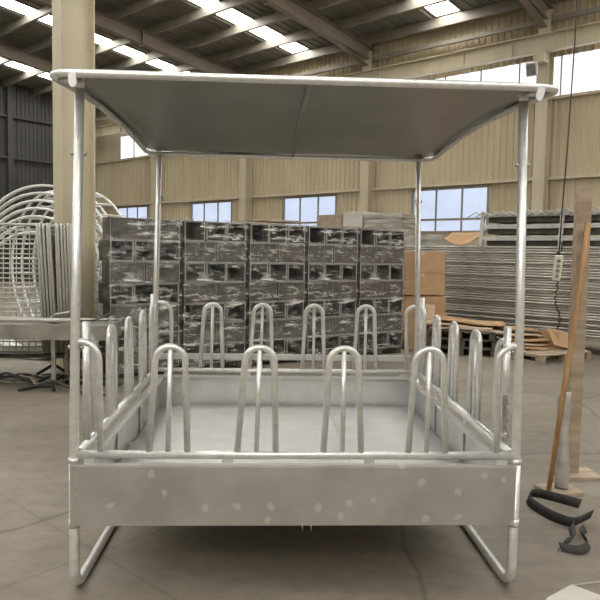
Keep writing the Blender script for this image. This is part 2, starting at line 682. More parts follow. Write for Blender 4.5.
COLS = [7.38, 13.38, 19.38, 25.38]
for i, s in enumerate(COLS):
    k = MB()
    zc = 8.35
    wdt = .34
    for dd in (WD - .06, WD - .40):                   # two flanges
        k.beam(B(s, dd, 0), B(s, dd, zc), wdt, .02, N2)
    k.beam(B(s, WD - .23, 0), B(s, WD - .23, zc), .014, .34, N2)
    o = k.build('wall_column', beige_steel, loc=B(s, WD - .23, 0))
    tag(o, ['cream steel wall column seen beside the right front canopy post',
            'cream steel wall column between the middle and right windows',
            'cream steel wall column between the two middle windows',
            'cream steel wall column directly behind the left rear canopy post'][i], 'column', 'columns along the beige wall')
    q = MB()
    q.beam(B(s, WD - .56, 6.9), B(s, WD - .56, 7.17), .3, .3, N2)
    q.build('girder_bracket', beige_steel, o)
    # rafter
    k = MB()
    zt = .40
    for a, b in ((WD - .05, RIDGE), (RIDGE, -10.9)):
        za, zb = zr(a) - zt, zr(b) - zt
        h0 = .62 if a > 10 else .42
        k.beam(B(s, a, za - .22), B(s, b, zb - .22), .012, .42)
        k.beam(B(s, a, za - .02), B(s, b, zb - .02), .2, .016)
        k.beam(B(s, a, za - .43), B(s, b, zb - .43), .2, .02)
    # bolted splice plates and haunch
    for d in (WD - 5.2, WD - 10.6):
        k.beam(B(s, d, zr(d) - zt - .5), B(s, d, zr(d) - zt + .02), .22, .05, N2)
    k.beam(B(s, WD - .45, zr(WD) - zt - .62), B(s, WD - 2.2, zr(WD - 2.2) - zt - .44), .2, .02)
    o = k.build('roof_beam', brown_steel, loc=B(s, WD, zr(WD) - zt))
    tag(o, ['brown steel roof beam crossing the top right corner',
            'brown steel roof beam from top centre down to the beige wall',
            'brown steel roof beam from beside the big left column to the wall',
            'far dark roof beam left of the big column'][i], 'beam', 'sloping roof beams')

# big free standing column on the left
cs, cdp = 7.86, 4.45
k = MB()
b0 = .214
for dd in (cdp - .225, cdp + .225):
    k.beam(B(cs, dd, 0), B(cs, dd, 10.0), b0, .02, N2)
k.beam(B(cs, cdp, 0), B(cs, cdp, 10.0), .014, .43, N2)
bc = k.build('steel_column', beige_steel, loc=B(cs, cdp, 0))
tag(bc, 'tall cream H-section steel column rising behind the left front canopy post', 'column')
q = MB()
q.box(B(cs, cdp, .015), (.55, .35, .03), Matrix.Rotation(BA, 3, 'Z'))
q.build('base_plate', beige_steel, bc)


# ================================================================== THE FEEDER
FD = thing('cattle_feeder', 'large galvanised square cattle hay feeder with roof, tray and tube arches', 'feeder', (0, 1.03, 0))
FW, FDP = 1.0, 2.055
TR = .0225
ZRAIL = .64


def skid(x, name='skid_leg'):
    b = MB()
    b.tube(fillet([(x, 0, .60), (x, 0, TR), (x, FDP, TR), (x, FDP, .64)], .095, 10), TR, 14)
    return b.build(name, galv, FD)


skid(-FW)
skid(FW)

# canopy posts (run down beside the panels)
LEAN = .033
for (x, y, zt) in ((-1, 0, 2.235), (1, 0, 2.235), (-1, FDP, 2.27), (1, FDP, 2.27)):
    b = MB()
    b.tube([(x, y, .34), (x, y, .62), (x * (1 - LEAN * .25), y, 1.2), (x * (1 - LEAN), y, zt)], .0205, 14)
    po = b.build('canopy_post', galv, FD)
    for z, off in ((1.96, .028), (1.12, .026)):
        f = (z - .62) / (2.25 - .62)
        xx = x * (1 - LEAN * f)
        c = MB()
        c.cyl((xx - .033, y, z), (xx + .033, y, z), .006, 8)
        c.cyl((xx - .031, y, z), (xx - .024, y, z), .0105, 6)
        c.cyl((xx + .024, y, z), (xx + .031, y, z), .0105, 6)
        c.build('bolt', bolt_steel, po)

# corner sleeves where the panel meets the leg
for x in (-1, 1):
    for y in (0, FDP):
        b = MB()
        b.cyl((x, y, .31), (x, y, .345), .0255, 14)
        b.build('post_collar', galv, FD)
        b = MB()
        b.cyl((x, y, .605), (x, y, .625), .0250, 14)
        b.build('post_collar', galv, FD)

# front and rear rails
b = MB()
b.cyl((-.985, 0, ZRAIL), (.985, 0, ZRAIL), .019, 14)
b.build('front_rail', galv, FD)
b = MB()
b.cyl((-.985, FDP, .655), (.985, FDP, .655), .0165, 14)
b.build('rear_rail', galv, FD)
b = MB()
b.box((-.02, FDP + .03, .755), (1.9, .012, .046))
b.box((-.96, FDP + .015, .755), (.05, .03, .046))
b.box((.93, FDP + .015, .755), (.05, .03, .046))
b.build('rear_flat_bar', galv_sheet, FD, bevel=.002)
# side rails
for x in (-1, 1):
    b = MB()
    b.cyl((x * .985, .03, ZRAIL), (x * .985, FDP - .03, .665), .02, 14)
    b.build('side_rail', galv, FD)


# sheet panels with a folded top lip
def sheet_panel(name, a, b_, z0, z1, inward, mat=galv_panel, lip=.03):
    a, b_, inward = Vector(a), Vector(b_), Vector(inward)
    rows = []
    prof = [(lip, z1 - .014), (lip, z1), (0, z1), (-.002, z1 - .01), (0, z0), (lip * .8, z0)]
    for off, z in prof:
        rows.append([a + inward * off + V(0, 0, z), b_ + inward * off + V(0, 0, z)])
    mb = MB()
    mb.sheet(rows, smooth=False)
    o = mb.build(name, mat, FD)
    md = o.modifiers.new('thickness', 'SOLIDIFY')
    md.thickness = .0025
    md.offset = 1
    return o


fp = sheet_panel('front_panel', (-1.01, -.028, 0), (.992, -.028, 0), .325, .602, (0, 1, 0))
sheet_panel('rear_panel', (-.985, FDP - .02, 0), (.985, FDP - .02, 0), .33, .618, (0, -1, 0), galv_sheet)
sheet_panel('side_panel', (-.975, .02, 0), (-.975, FDP - .03, 0), .33, .60, (1, 0, 0), galv_sheet, .045)
sheet_panel('side_panel', (.975, .02, 0), (.975, FDP - .03, 0), .33, .60, (-1, 0, 0), galv_sheet, .045)
for z in (.39, .43, .47, .51, .56):
    b = MB()
    b.tube([(-.985, -.0335, z), (-.985, -.030, z)], .005, 8)
    b.build('rivet', bolt_steel, fp)
for x in (.02, .06):                                 # two wire ends hanging under the panel
    b = MB()
    b.tube([(x, -.028, .328), (x + .002, -.029, .300)], .0022, 6)
    b.build('wire_tail', bolt_steel, fp)
# trim strips between rails and sheets
for x in (-1, 1):
    for y in (.72, 1.36):
        b = MB()
        b.box((x * .981, y, .62), (.012, .05, .05))
        b.box((x * .966, y, .47), (.006, .05, .25))
        b.build('side_bracket', galv_sheet, FD)
for x in (-.9, -.3, .3, .9):
    b = MB()
    b.box((x, FDP - .002, .633), (.05, .01, .04))
    b.build('rear_tab', galv_sheet, FD)
for x in (-.93, -.32, .32, .93):
    b = MB()
    b.box((x, -.006, .613), (.05, .012, .03))
    b.build('front_tab', galv_sheet, FD)

# tray floor: dished sheet
rows = []
nx, ny = 16, 16
for j in range(ny + 1):
    y = .03 + (FDP - .09) * j / ny
    row = []
    for i in range(nx + 1):
        x = -.945 + 1.89 * i / nx
        z = .40 - .006 * math.exp(-((x * 1.4) ** 2 + ((y - 1) * 1.3) ** 2)) + .002 * sin(5 * x + 2 * y) + .0015 * sin(9 * y)
        row.append(V(x, y, z))
    rows.append(row)
b = MB()
b.sheet(rows, thick=(0, 0, -.003))
b.build('tray_floor', galv_sheet, FD)
b = MB()                                             # seams pressed in the tray
for x in (-.32, .32):
    b.beam((x, .05, .4035), (x, FDP - .07, .4035), .012, .004)
b.build('tray_seam', galv_sheet, FD)
b = MB()
for y in (.5, 1.03, 1.56):
    b.beam((-.975, y, .37), (.975, y, .37), .04, .04)
b.build('tray_bearer', galv, FD)

# feeding arches
AR = .0145


def arch(c, origin, ux, zb, zt, wb=(.088, .083), rt=.066, skew=0.0):
    """tube arch in the plane (ux, z) centred c along ux from origin"""
    O, ux = Vector(origin), Vector(ux)

    def p(a, z):
        return O + ux * (c + a) + V(0, 0, z)
    pts = [p(-wb[0], zb)]
    zc = zt - rt
    for k in range(13):
        a = pi - pi * k / 12
        pts.append(p(rt * cos(a) + skew, zc + rt * sin(a)))
    pts.append(p(wb[1], zb))
    b = MB()
    b.tube(pts, AR, 12)
    o = b.build('feeding_arch', galv, FD)
    m = MB()
    m.tube([p(0 - .003, zb), p(skew, zt - .012)], .0115, 10)
    m.build('middle_bar', galv, o)
    return o


def half_arch(p0, p1, z, zb, foot):
    """from a post at p0 (height z) bend over p1 and down to foot at zb"""
    p0, p1, foot = Vector(p0), Vector(p1), Vector(foot)
    b = MB()
    b.tube(fillet([p0 + V(0, 0, z), p1 + V(0, 0, z + .008), foot + V(0, 0, zb)], [.085], 10), AR, 12)
    return b.build('corner_arch', galv, FD)


ZT = 1.128
for c in (-.583, -.188, .200, .587):
    arch(c, (0, 0, 0), (1, 0, 0), .655, ZT, skew=.006 if c < 0 else -.004)
half_arch((-.985, 0, 0), (-.888, 0, 0), 1.145, .655, (-.886, 0, 0))
half_arch((.985, 0, 0), (.897, 0, 0), 1.145, .655, (.906, 0, 0))
for c in (-.570, -.195, .206, .602):
    arch(c, (0, FDP, 0), (1, 0, 0), .67, ZT + .03, skew=.004 if c < 0 else -.004)
half_arch((-.985, FDP, 0), (-.875, FDP, 0), 1.165, .67, (-.873, FDP, 0))
half_arch((.985, FDP, 0), (.905, FDP, 0), 1.16, .67, (.925, FDP, 0))
for x in (-.99, 1.0):
    for i, c in enumerate((.66, 1.10, 1.54) if x < 0 else (.64, 1.07, 1.49)):
        arch(c, (x, 0, 0), (0, 1, 0), .655 + .008 * i, ZT + .01, wb=(.08, .08))
    # end posts of the side gate with their half arches
    for y, zt in ((.17, 1.215), (1.93, 1.235)):
        b = MB()
        b.tube([(x, y, .65), (x, y, zt)], .0185, 12)
        b.build('gate_post', galv, FD)
    half_arch((x, .17, 0), (x, .30, 0), 1.14, .655, (x, .30, 0))
    half_arch((x, 1.93, 0), (x, 1.84, 0), 1.16, .67, (x, 1.84, 0))

# latch chain and bolt at the right front corner
b = MB()
zz = .865
k_ = 0
while zz > .745:
    axis = V(1, 0, 0) if k_ % 2 else V(0, 1, 0)
    ring = []
    for q in range(10):
        a = 2 * pi * q / 10
        ring.append(V(.997, .13, zz) + axis * (.008 * cos(a)) + V(0, 0, .014 * sin(a)))
    b.tube(ring, .003, 6, closed=True)
    zz -= .019
    k_ += 1
b.build('latch_chain', bolt_steel, FD)
b = MB()
b.cyl((.985, .10, .695), (.985, .165, .695), .02, 14)
b.cyl((.985, .092, .695), (.985, .10, .695), .010, 6)
b.box((.992, .147, .79), (.025, .008, .2))
b.build('latch_bolt', bolt_steel, FD)

# canopy
CX = 1.073
CO = .010


def zcan(y):
    u = (y + .10) / 2.2
    return 2.262 + .058 * sin(pi * min(1, max(0, u * .93 + .03))) + .006 * u


YF, YB = -.13, 2.10
cv = thing  # alias kept short
rc = .10


def outline():
    """rounded rectangle of the canopy frame, as a closed path"""
    pts = []
    corners = [(-CX, YF), (CX, YF), (CX, YB), (-CX, YB)]
    ctr = [(-CX + rc, YF + rc), (CX - rc, YF + rc), (CX - rc, YB - rc), (-CX + rc, YB - rc)]
    a0 = [180, 270, 0, 90]
    ny_ = 14
    for i in range(4):
        for k in range(9):
            a = radians(a0[i] + 90 * k / 8)
            pts.append((ctr[i][0] + rc * cos(a), ctr[i][1] + rc * sin(a)))
        # side runs need intermediate points so the tube follows the arched roof
        if i == 1:
            for k in range(1, ny_):
                pts.append((CX, YF + rc + (YB - YF - 2 * rc) * k / ny_))
        if i == 3:
            for k in range(1, ny_):
                pts.append((-CX, YB - rc - (YB - YF - 2 * rc) * k / ny_))
    return [V(x + CO, y, zcan(y)) for x, y in pts]


b = MB()
b.tube(outline(), .0165, 12, closed=True)
can = b.build('canopy_frame', galv, FD)
rows = []
for j in range(25):
    y = YF + .004 + (YB - YF - .008) * j / 24
    half = CX - .004
    dy = min(y - YF, YB - y)
    if dy < rc:
        half = CX - rc + math.sqrt(max(0, rc * rc - (rc - dy) ** 2)) - .002
    row = []
    for i in range(29):
        x = -half + 2 * half * i / 28
        sag = -.010 * (1 - (x / CX) ** 2) * sin(pi * (y - YF) / (YB - YF)) * (1 if abs(x) > .06 else .6)
        row.append(V(x + CO, y, zcan(y) + .0165 + sag + .0015 * sin(4.1 * x + 3 * y)))
    rows.append(row)
b = MB()
b.sheet(rows, thick=(0, 0, .003))
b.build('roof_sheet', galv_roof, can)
b = MB()                                             # centre rib below the sheet
path = [V(.02, YF + .02 + (YB - YF - .04) * k / 14, zcan(YF + .02 + (YB - YF - .04) * k / 14) + .002) for k in range(15)]
b.tube(path, .013, 10)
b.build('centre_rib', galv_roof, can)
for x, y in ((-.965, FDP), (.965, FDP)):
    b = MB()
    b.beam((x, y - .05, zcan(y) - .016), (x, y + .04, zcan(y) - .016), .05, .012)
    b.beam((x - math.copysign(.03, x), y, zcan(y) - .035), (x - math.copysign(.03, x), y, zcan(y) + .01), .03, .006)
    b.build('post_bracket', galv, can)
for x, t in ((-1, -.08), (1, .25)):
    # front brackets: short side arm from the post to the frame and a pale rounded plate hooked over the tube
    b = MB()
    b.tube([(x * .967, 0, 2.235), (x * .967, 0, zcan(0) + .005)], .0205, 12)
    b.tube([(x * .945, 0, zcan(0) - .01), (x * CX, 0, zcan(0) - .002)], .012, 10)
    b.build('side_arm', galv, can)
    pl = []
    c0 = V(-.955 if x < 0 else .982, YF - .019, 2.240)
    prof = []
    hw, hh = .0155, .030
    for k in range(9):
        a = radians(0 + 180 * k / 8)
        prof.append((hw * cos(a), hh * .45 + hw * sin(a) * .6))
    for k in range(9):
        a = radians(180 + 180 * k / 8)
        prof.append((hw * cos(a), -hh * .6 + hw * sin(a)))
    R = Matrix.Rotation(t, 3, 'Y')
    b = MB()
    fr = [c0 + R @ V(px, 0, pz) for px, pz in prof]
    bk = [q + V(0, .006, 0) for q in fr]
    i0 = len(b.v)
    b.v += fr + bk
    nn = len(fr)
    b.quad(*[i0 + q for q in reversed(range(nn))])
    b.quad(*[i0 + nn + q for q in range(nn)])
    for q in range(nn):
        q2 = (q + 1) % nn
        b.quad(i0 + q, i0 + q2, i0 + nn + q2, i0 + nn + q)
    b.build('pale_end_plate', white_plate, can)
    can.children[-1]['label'] = 'pale rounded plate over the front canopy tube'


# ================================================================== WRAPPED STACKS OF METAL BOXES
ORD = ['top', 'second', 'third', 'fourth', 'fifth', 'sixth', 'bottom']
STK = ['stack beside the steel column', 'second stack from the steel column', 'middle stack', 'second stack from the cardboard boxes', 'stack beside the cardboard boxes']
BW, BL, BH = .295, .4425, .264
RA = radians(31)
rv = V(cos(RA), sin(RA), 0)
fv = V(-sin(RA), cos(RA), 0)                         # away from the camera


def box_proto(open_front):
    """metal box whose front face is open (dark inside) or closed; origin at the front bottom left"""
    wd, dp = (BW, BL) if open_front else (BL, BW)
    t = .012
    b = MB()
    # world-axis local box: x right, y back, z up
    b.box((wd / 2, dp / 2, t / 2), (wd - .008, dp, t))
    b.box((wd / 2, dp / 2, BH - t / 2 - .004), (wd - .008, dp, t))
    b.box((t / 2 + .004, dp / 2, BH / 2 - .002), (t, dp, BH - .004))
    b.box((wd - t / 2 - .004, dp / 2, BH / 2 - .002), (t, dp, BH - .004))
    b.box((wd / 2, dp - t / 2, BH / 2 - .002), (wd - .008, t, BH - .004))
    if not open_front:
        b.box((wd / 2, t / 2, BH / 2 - .002), (wd - .008, t, BH - .004))
    return b


def make_box(open_front):
    o = thing('metal_box', 'metal box', 'box')
    bd = box_proto(open_front).build('box_body', dark_box, o)
    wd, dp = (BW, BL) if open_front else (BL, BW)
    r = MB()
    e = .016 if open_front else .007
    y = -.003
    for (cx_, cz, sx, sz) in ((wd / 2, e / 2 + .001, wd - .01, e), (wd / 2, BH - e / 2 - .005, wd - .01, e),
                              (e / 2 + .005, BH / 2, e, BH - .01), (wd - e / 2 - .005, BH / 2, e, BH - .01)):
        r.box((cx_, y, cz), (sx, .006, sz))
    r.build('box_rim', box_edge, o)
    return o


protoA, protoB = make_box(True), make_box(False)
usedp = set()


def place_box(proto, loc, rz, label, group):
    if proto.name in usedp:
        o = proto.copy()
        COL.objects.link(o)
        for ch in list(proto.children):
            c = ch.copy()
            COL.objects.link(c)
            c.parent = o
    else:
        usedp.add(proto.name)
        o = proto
    o.location = loc
    o.rotation_euler = (0, 0, rz)
    tag(o, label, 'box', group)
    return o


def pallet(loc, rz, lx, ly, label, h=.12, mat=wood, boards=7, group=None):
    o = thing('pallet', label, 'pallet', loc, group)
    R = Matrix.Rotation(rz, 3, 'Z')
    L = Vector(loc)
    top = MB()
    bwid = ly / boards
    for i in range(boards):
        top.box(L + R @ V(0, -ly / 2 + bwid * (i + .5), h - .011), (lx, bwid * .78, .02), R)
    top.build('deck', mat, o)
    st = MB()
    for k in (-1, 0, 1):
        for kk in (-1, 0, 1):
            st.box(L + R @ V(k * (lx / 2 - .05), kk * (ly / 2 - .06), h / 2 + .002), (.09, .11, h - .048), R)
        st.box(L + R @ V(k * (lx / 2 - .05), 0, .011), (.09, ly, .02), R)
        st.box(L + R @ V(k * (lx / 2 - .05), 0, h - .031), (.09, ly, .018), R)
    st.build('runner', mat, o)
    return o


ROW0 = V(-2.03, 4.97, 0)
PAL = .10
WST = 3 * BW + .012
STEP = .950
for si in range(5):
    base = ROW0 + rv * (si * STEP)
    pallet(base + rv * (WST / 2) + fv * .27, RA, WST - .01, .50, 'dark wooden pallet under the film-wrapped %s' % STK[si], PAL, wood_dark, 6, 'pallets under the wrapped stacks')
    for li in range(7):
        z = PAL + BH * (6 - li)
        tilt = random.uniform(-.008, .008)
        openrow = (li % 2 == 0) if si else (li % 2 == 1)
        cnt = 3 if openrow else 2
        step = WST / cnt
        pos3 = ['column end', 'middle', 'carton end'] if cnt == 3 else ['column end', 'carton end']
        for k in range(cnt):
            jit = random.uniform(-.012, .012)
            kind = openrow
            loc = base + rv * (k * step + random.uniform(0, .004)) + fv * (.012 + jit + (0)) + V(0, 0, z)
            lab = ('open dark metal box' if openrow else 'closed dark metal box')
            lab += ', %s of %s row, %s' % (pos3[k], ORD[li], STK[si])
            place_box(protoA if openrow else protoB, loc, RA + tilt, lab, 'film-wrapped metal boxes')
    # stretch film wound round the stack
    H = BH * 7 + PAL
    f = MB()
    rows = []
    nseg = 44
    dpt = .50
    per = [(0, 0), (WST, 0), (WST, dpt), (0, dpt)]
    ringpts = []
    for c in range(4):
        a, b2 = per[c], per[(c + 1) % 4]
        nn = 14 if c % 2 == 0 else 9
        for q in range(nn):
            t = q / nn
            ringpts.append((a[0] + (b2[0] - a[0]) * t, a[1] + (b2[1] - a[1]) * t))
    for j in range(30):
        z = .05 + (H - .03) * j / 29
        row = []
        for (px, py) in ringpts + [ringpts[0]]:
            cx_, cy_ = WST / 2, dpt / 2
            ox, oy = px - cx_, py - cy_
            rnd = .5 + .5 * sin(px * 23 + z * 31 + si) * sin(py * 17 + z * 13 + 2 * si)
            e = .012 + .012 * rnd
            ox += math.copysign(min(e, abs(ox)), ox) if abs(ox) > WST / 2 - .02 else 0
            oy += math.copysign(e, oy) if abs(oy) > dpt / 2 - .02 else 0
            row.append(base + rv * (cx_ + ox) + fv * (cy_ + oy) + V(0, 0, z))
        rows.append(row)
    f.sheet(rows)
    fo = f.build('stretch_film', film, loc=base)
    tag(fo, 'clear crinkled stretch film around the box %s' % STK[si], 'film', 'stretch film on the box stacks')

# loose sheets lying on the stack tops
SX = base
b = MB()
c = ROW0 + rv * (2 * STEP + .45) + fv * .22
Rr = Matrix.Rotation(RA, 3, 'Z')
for i in range(3):
    b.box(c + V(0, 0, PAL + BH * 7 + .042 + .010 * i) + rv * (.05 * i), (.8 - .12 * i, .36, .007), Rr)
tag(b.build('cardboard_layers', card_pale, loc=c + V(0, 0, 2.0)), 'thin brown cardboard sheets lying on top of the middle box stack', 'cardboard')


# ================================================================== STORAGE ON THE RIGHT
def carton(loc, rz, lx, ly, h, label, mat=card, group=None):
    o = thing('cardboard_box', label, 'box', loc, group)
    R = Matrix.Rotation(rz, 3, 'Z')
    L = Vector(loc)
    b = MB()
    b.box(L + V(0, 0, h / 2), (lx, ly, h), R)
    bo_ = b.build('carton_body', mat, o, bevel=.006)
    t = MB()
    t.box(L + V(0, 0, h + .002), (lx * .99, .05, .003), R)
    t.box(L + R @ V(0, -ly / 2 - .001, h - .03), (.05, .002, .06), R)
    t.box(L + R @ V(0, 0, h + .0015), (.004, ly * .98, .004), R)
    t.build('tape', card_pale, o)
    return o


ca = radians(4)
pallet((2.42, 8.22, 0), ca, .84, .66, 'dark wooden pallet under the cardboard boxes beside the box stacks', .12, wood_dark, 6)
carton((2.42, 8.22, .12), ca, .76, .62, .76, 'brown cardboard box at the bottom, half hidden by leaning cardboard')
carton((2.385, 8.20, .90), ca, .77, .62, .365, 'brown cardboard box, middle one in the pile behind right rear post')
carton((2.38, 8.20, 1.268), ca, .77, .62, .355, 'brown cardboard box on top of the pile behind right rear post')
# leaning flattened cartons in front
for i, (x, y, wd_, ht, an, lb, mt) in enumerate((
        (2.16, 7.74, .22, .80, .16, 'narrow strip of cardboard leaning on the boxes next to the wrapped stack', card),
        (2.42, 7.70, .30, .76, .20, 'folded brown cardboard sheet leaning in the middle of the boxes', card_pale),
        (2.68, 7.72, .30, .60, .20, 'short cardboard sheet leaning on the boxes beside the panel stack', card))):
    R = Matrix.Rotation(ca, 3, 'Z') @ Matrix.Rotation(-an, 3, 'X') @ Matrix.Rotation((-.12, .1, -.05)[i], 3, 'Y')
    b = MB()
    b.box(V(x, y, .01 + ht / 2), (wd_, .012, ht), R)
    tag(b.build('cardboard_sheet', mt, loc=(x, y, 0)), lb, 'cardboard', 'loose cardboard sheets')

# tall stack of flat tube panels lying parallel to the wall
PN = 34
PD = 11.0
NAMES = ['topmost', 'second', 'third', 'fourth', 'fifth', 'sixth', 'seventh', 'eighth', 'ninth', 'tenth', 'eleventh', 'twelfth',
         'thirteenth', 'fourteenth', 'fifteenth', 'sixteenth', 'seventeenth', 'eighteenth', 'nineteenth', 'twentieth']


def ordinal(i, n):
    if i < 20:
        return '%s from the top' % NAMES[i] if i else 'topmost'
    j = n - 1 - i
    return '%s from the bottom' % NAMES[j] if j else 'lowest'


def flat_panel():
    o = thing('tube_panel', 'panel', 'panel')
    b = MB()
    Lp, Wp = 4.6, 1.1
    x0, x1 = -Lp / 2, Lp / 2
    r = .0205
    path = fillet([(x0, 0, 0), (x1, 0, 0), (x1, Wp, 0), (x0, Wp, 0), (x0, 0, 0)], .09, 4)
    b.tube(path, r, 8)
    b.build('panel_frame', stack_galv, o)
    q = MB()
    for k in range(1, 5):
        q.cyl((x0, Wp * k / 5, 0), (x1, Wp * k / 5, 0), .012, 6)
    q.build('panel_bars', stack_galv, o)
    return o


pp = flat_panel()
pc = B(4.95, PD, 0)
rot = math.atan2(-T2.y, -T2.x)
for i in range(PN):
    if i:
        o = pp.copy()
        COL.objects.link(o)
        for ch in list(pp.children):
            c2 = ch.copy()
            COL.objects.link(c2)
            c2.parent = o
    else:
        o = pp
    sh = random.uniform(-.10, .10)
    o.location = pc + Vector((T2.x * sh, T2.y * sh, .26 + .0445 * (PN - 1 - i))) + N2 * random.uniform(-.03, .03)
    o.rotation_euler = (random.uniform(-.0015, .0015), random.uniform(-.001, .001), rot + random.uniform(-.004, .004))
    tag(o, 'flat grey tube panel in the stack under the rack frames, ' + ordinal(i, PN), 'panel', 'flat tube panels in the tall stack')
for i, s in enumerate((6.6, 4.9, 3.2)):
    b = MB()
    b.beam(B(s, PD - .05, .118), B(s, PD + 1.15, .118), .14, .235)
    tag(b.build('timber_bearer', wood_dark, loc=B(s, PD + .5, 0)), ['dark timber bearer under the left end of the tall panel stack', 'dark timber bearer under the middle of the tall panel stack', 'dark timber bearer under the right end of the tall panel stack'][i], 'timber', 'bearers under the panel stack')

# three rack frames on top
zb0 = .26 + .0445 * (PN - 1) + .024
for i in range(3):
    z0 = zb0 + .205 * i
    o = thing('rack_frame', ['lowest of the three pale steel rack frames on the panel stack', 'middle one of the three pale steel rack frames on the panel stack',
                             'top pale steel rack frame with crumpled mesh on the panel stack'][i], 'rack', B(4.0, PD + .1, z0), 'rack frames on the panel stack')
    b = MB()
    sa, sb = 5.48 - .01 * i, 2.5
    for d in (PD + .02, PD + .85):
        b.beam(B(sb, d, z0 + .13), B(sa, d, z0 + .13), .04, .075)
        for s in (sa - .04, sa - 1.45, sb + .04):
            b.beam(B(s, d, z0), B(s, d, z0 + .20), .07, .05, N2)
    for s in (sa - .03, sb + .03):
        b.beam(B(s, PD + .02, z0 + .14), B(s, PD + .85, z0 + .14), .05, .06)
    b.build('frame', rack_galv, o, bevel=.004)
    if i == 2:
        mm = MB()                                    # crumpled diamond mesh on the front edge
        s = sb
        kk = 0
        while s < sa:
            a = B(s, PD - .02, z0 + .10)
            c2 = B(s + .16, PD - .02, z0 + .20 + .015 * sin(kk * 1.7))
            e = B(s + .32, PD - .02, z0 + .10)
            mm.tube([a, c2, e], .011, 6)
            s += .16
            kk += 1
        mm.build('mesh_edge', rack_galv, o)
    dk = MB()
    dk.beam(B(sb + .05, PD + .44, z0 + .155), B(sa - .05, PD + .44, z0 + .155), .78, .006)
    dk.beam(B(sb + .12, PD + .44, z0 + .055), B(sa - .12, PD + .44, z0 + .055), .70, .10)  # added dark body, stands in for shade in the gaps between frames
    dk.build('deck_and_gap_fill', dark_box, o)

# curled cardboard and a flat pack of sheets left of the racks
rows = []
for j in range(6):
    row = []
    v = j / 5
    for i in range(15):
        u = i / 14
        s = 6.22 - .66 * u
        z = zb0 + .004 + .13 * (abs(u * 2 - 1)) ** 2.0 * (1 - v) + .24 * v ** 1.3
        row.append(B(s, PD + .06 + .30 * v, z))
    rows.append(row)
b = MB()
b.sheet(rows, thick=(0, 0, .012))
tag(b.build('curled_cardboard', card, loc=B(5.9, PD + .3, zb0)), 'curled brown cardboard sheet lying on the panel stack left of the racks', 'cardboard')

# pale bundles standing behind the boxes, towards the wall
bund = [  # s0, s1, d, z0, z1, layers, material, label
    (10.03, 10.82, 13.2, 0, 2.53, 24, wood, 'brown timber-coloured bundle showing above the box stacks beside the white bundle'),
    (9.40, 9.98, 13.2, 0, 2.56, 7, paper_mat, 'white wrapped bundle showing above the box stack beside the cardboard boxes'),
    (8.30, 9.34, 13.2, 0, 2.52, 22, stack_galv, 'grey layered sheet bundle left of the right rear post by the window'),
    (7.0, 8.24, 13.2, 0, 2.02, 16, stack_galv, 'lower grey layered bundle behind the curled cardboard'),
]
for s0, s1, d, z0, z1, ly, mt, lb in bund:
    b = MB()
    hh = (z1 - z0) / ly
    for i in range(ly):
        j = random.uniform(-.03, .03)
        b.beam(B(s0 + j, d + j, z0 + hh * (i + .5)), B(s1 + j, d + j, z0 + hh * (i + .5)), .8, hh * .86)
        b.beam(B(s0 + .03, d, z0 + hh * (i + 1)), B(s1 - .03, d, z0 + hh * (i + 1)), .74, hh * .2)
    tag(b.build('sheet_bundle', mt, loc=B((s0 + s1) / 2, d, 0)), lb, 'bundle', 'sheet bundles near the wall')

# pallets and flattened cardboard on the floor in front of the panel stack
pallet((4.12, 7.12, 0), radians(28), 1.15, 1.0, 'light wooden pallet on the floor carrying the flattened cartons', .13, wood, 6)
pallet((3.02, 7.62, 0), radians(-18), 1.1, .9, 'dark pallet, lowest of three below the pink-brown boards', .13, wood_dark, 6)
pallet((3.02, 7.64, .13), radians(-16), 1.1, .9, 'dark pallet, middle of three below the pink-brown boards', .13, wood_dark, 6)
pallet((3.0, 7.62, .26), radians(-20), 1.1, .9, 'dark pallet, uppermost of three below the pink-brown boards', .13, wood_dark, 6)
pink = mottled('pinkish_board', (.44, .33, .25), (.56, .43, .34), 3, 0, .8, .05, (1, 5, 1))
CS = [
    (3.10, 7.62, .405, 1.15, .85, -.30, .05, pink, 'pink-brown board on top of the dark pallets, lowest'),
    (2.96, 7.66, .45, 1.10, .80, -.34, .08, pink, 'pink-brown board on top of the dark pallets, middle'),
    (3.14, 7.66, .50, 1.10, .70, -.24, .10, card, 'brown board on top of the dark pallets, uppermost'),
    (3.92, 7.30, .15, .85, .70, .20, .03, card, 'flattened carton at the bottom of the pile on the light wooden pallet'),
    (3.85, 7.36, .20, .80, .68, .45, .06, card_pale, 'flattened carton second from bottom on the light wooden pallet'),
    (3.92, 7.42, .26, .82, .62, .10, .08, card, 'flattened carton third from bottom on the light wooden pallet'),
    (3.80, 7.45, .33, .75, .60, .35, .10, card_pale, 'flattened carton fourth from bottom on the light wooden pallet'),
    (3.86, 7.50, .40, .72, .55, .22, .12, card, 'flattened carton on top of the pile on the light wooden pallet'),
]
for x, y, z, lx, ly, rz, tl, mt, lb in CS:
    R = Matrix.Rotation(rz, 3, 'Z') @ Matrix.Rotation(tl * .6, 3, 'Y')
    rows = []
    for j in range(5):
        row = []
        for i in range(9):
            px, py = -lx / 2 + lx * i / 8, -ly / 2 + ly * j / 4
            row.append(V(x, y, z) + R @ V(px, py, .012 * sin(px * 6 + z * 20) + .008 * cos(py * 7)))
        rows.append(row)
    b = MB()
    b.sheet(rows, thick=(0, 0, .018))
    tag(b.build('flattened_carton', mt, loc=(x, y, z)), lb, 'cardboard', 'flattened cardboard on the pallets')
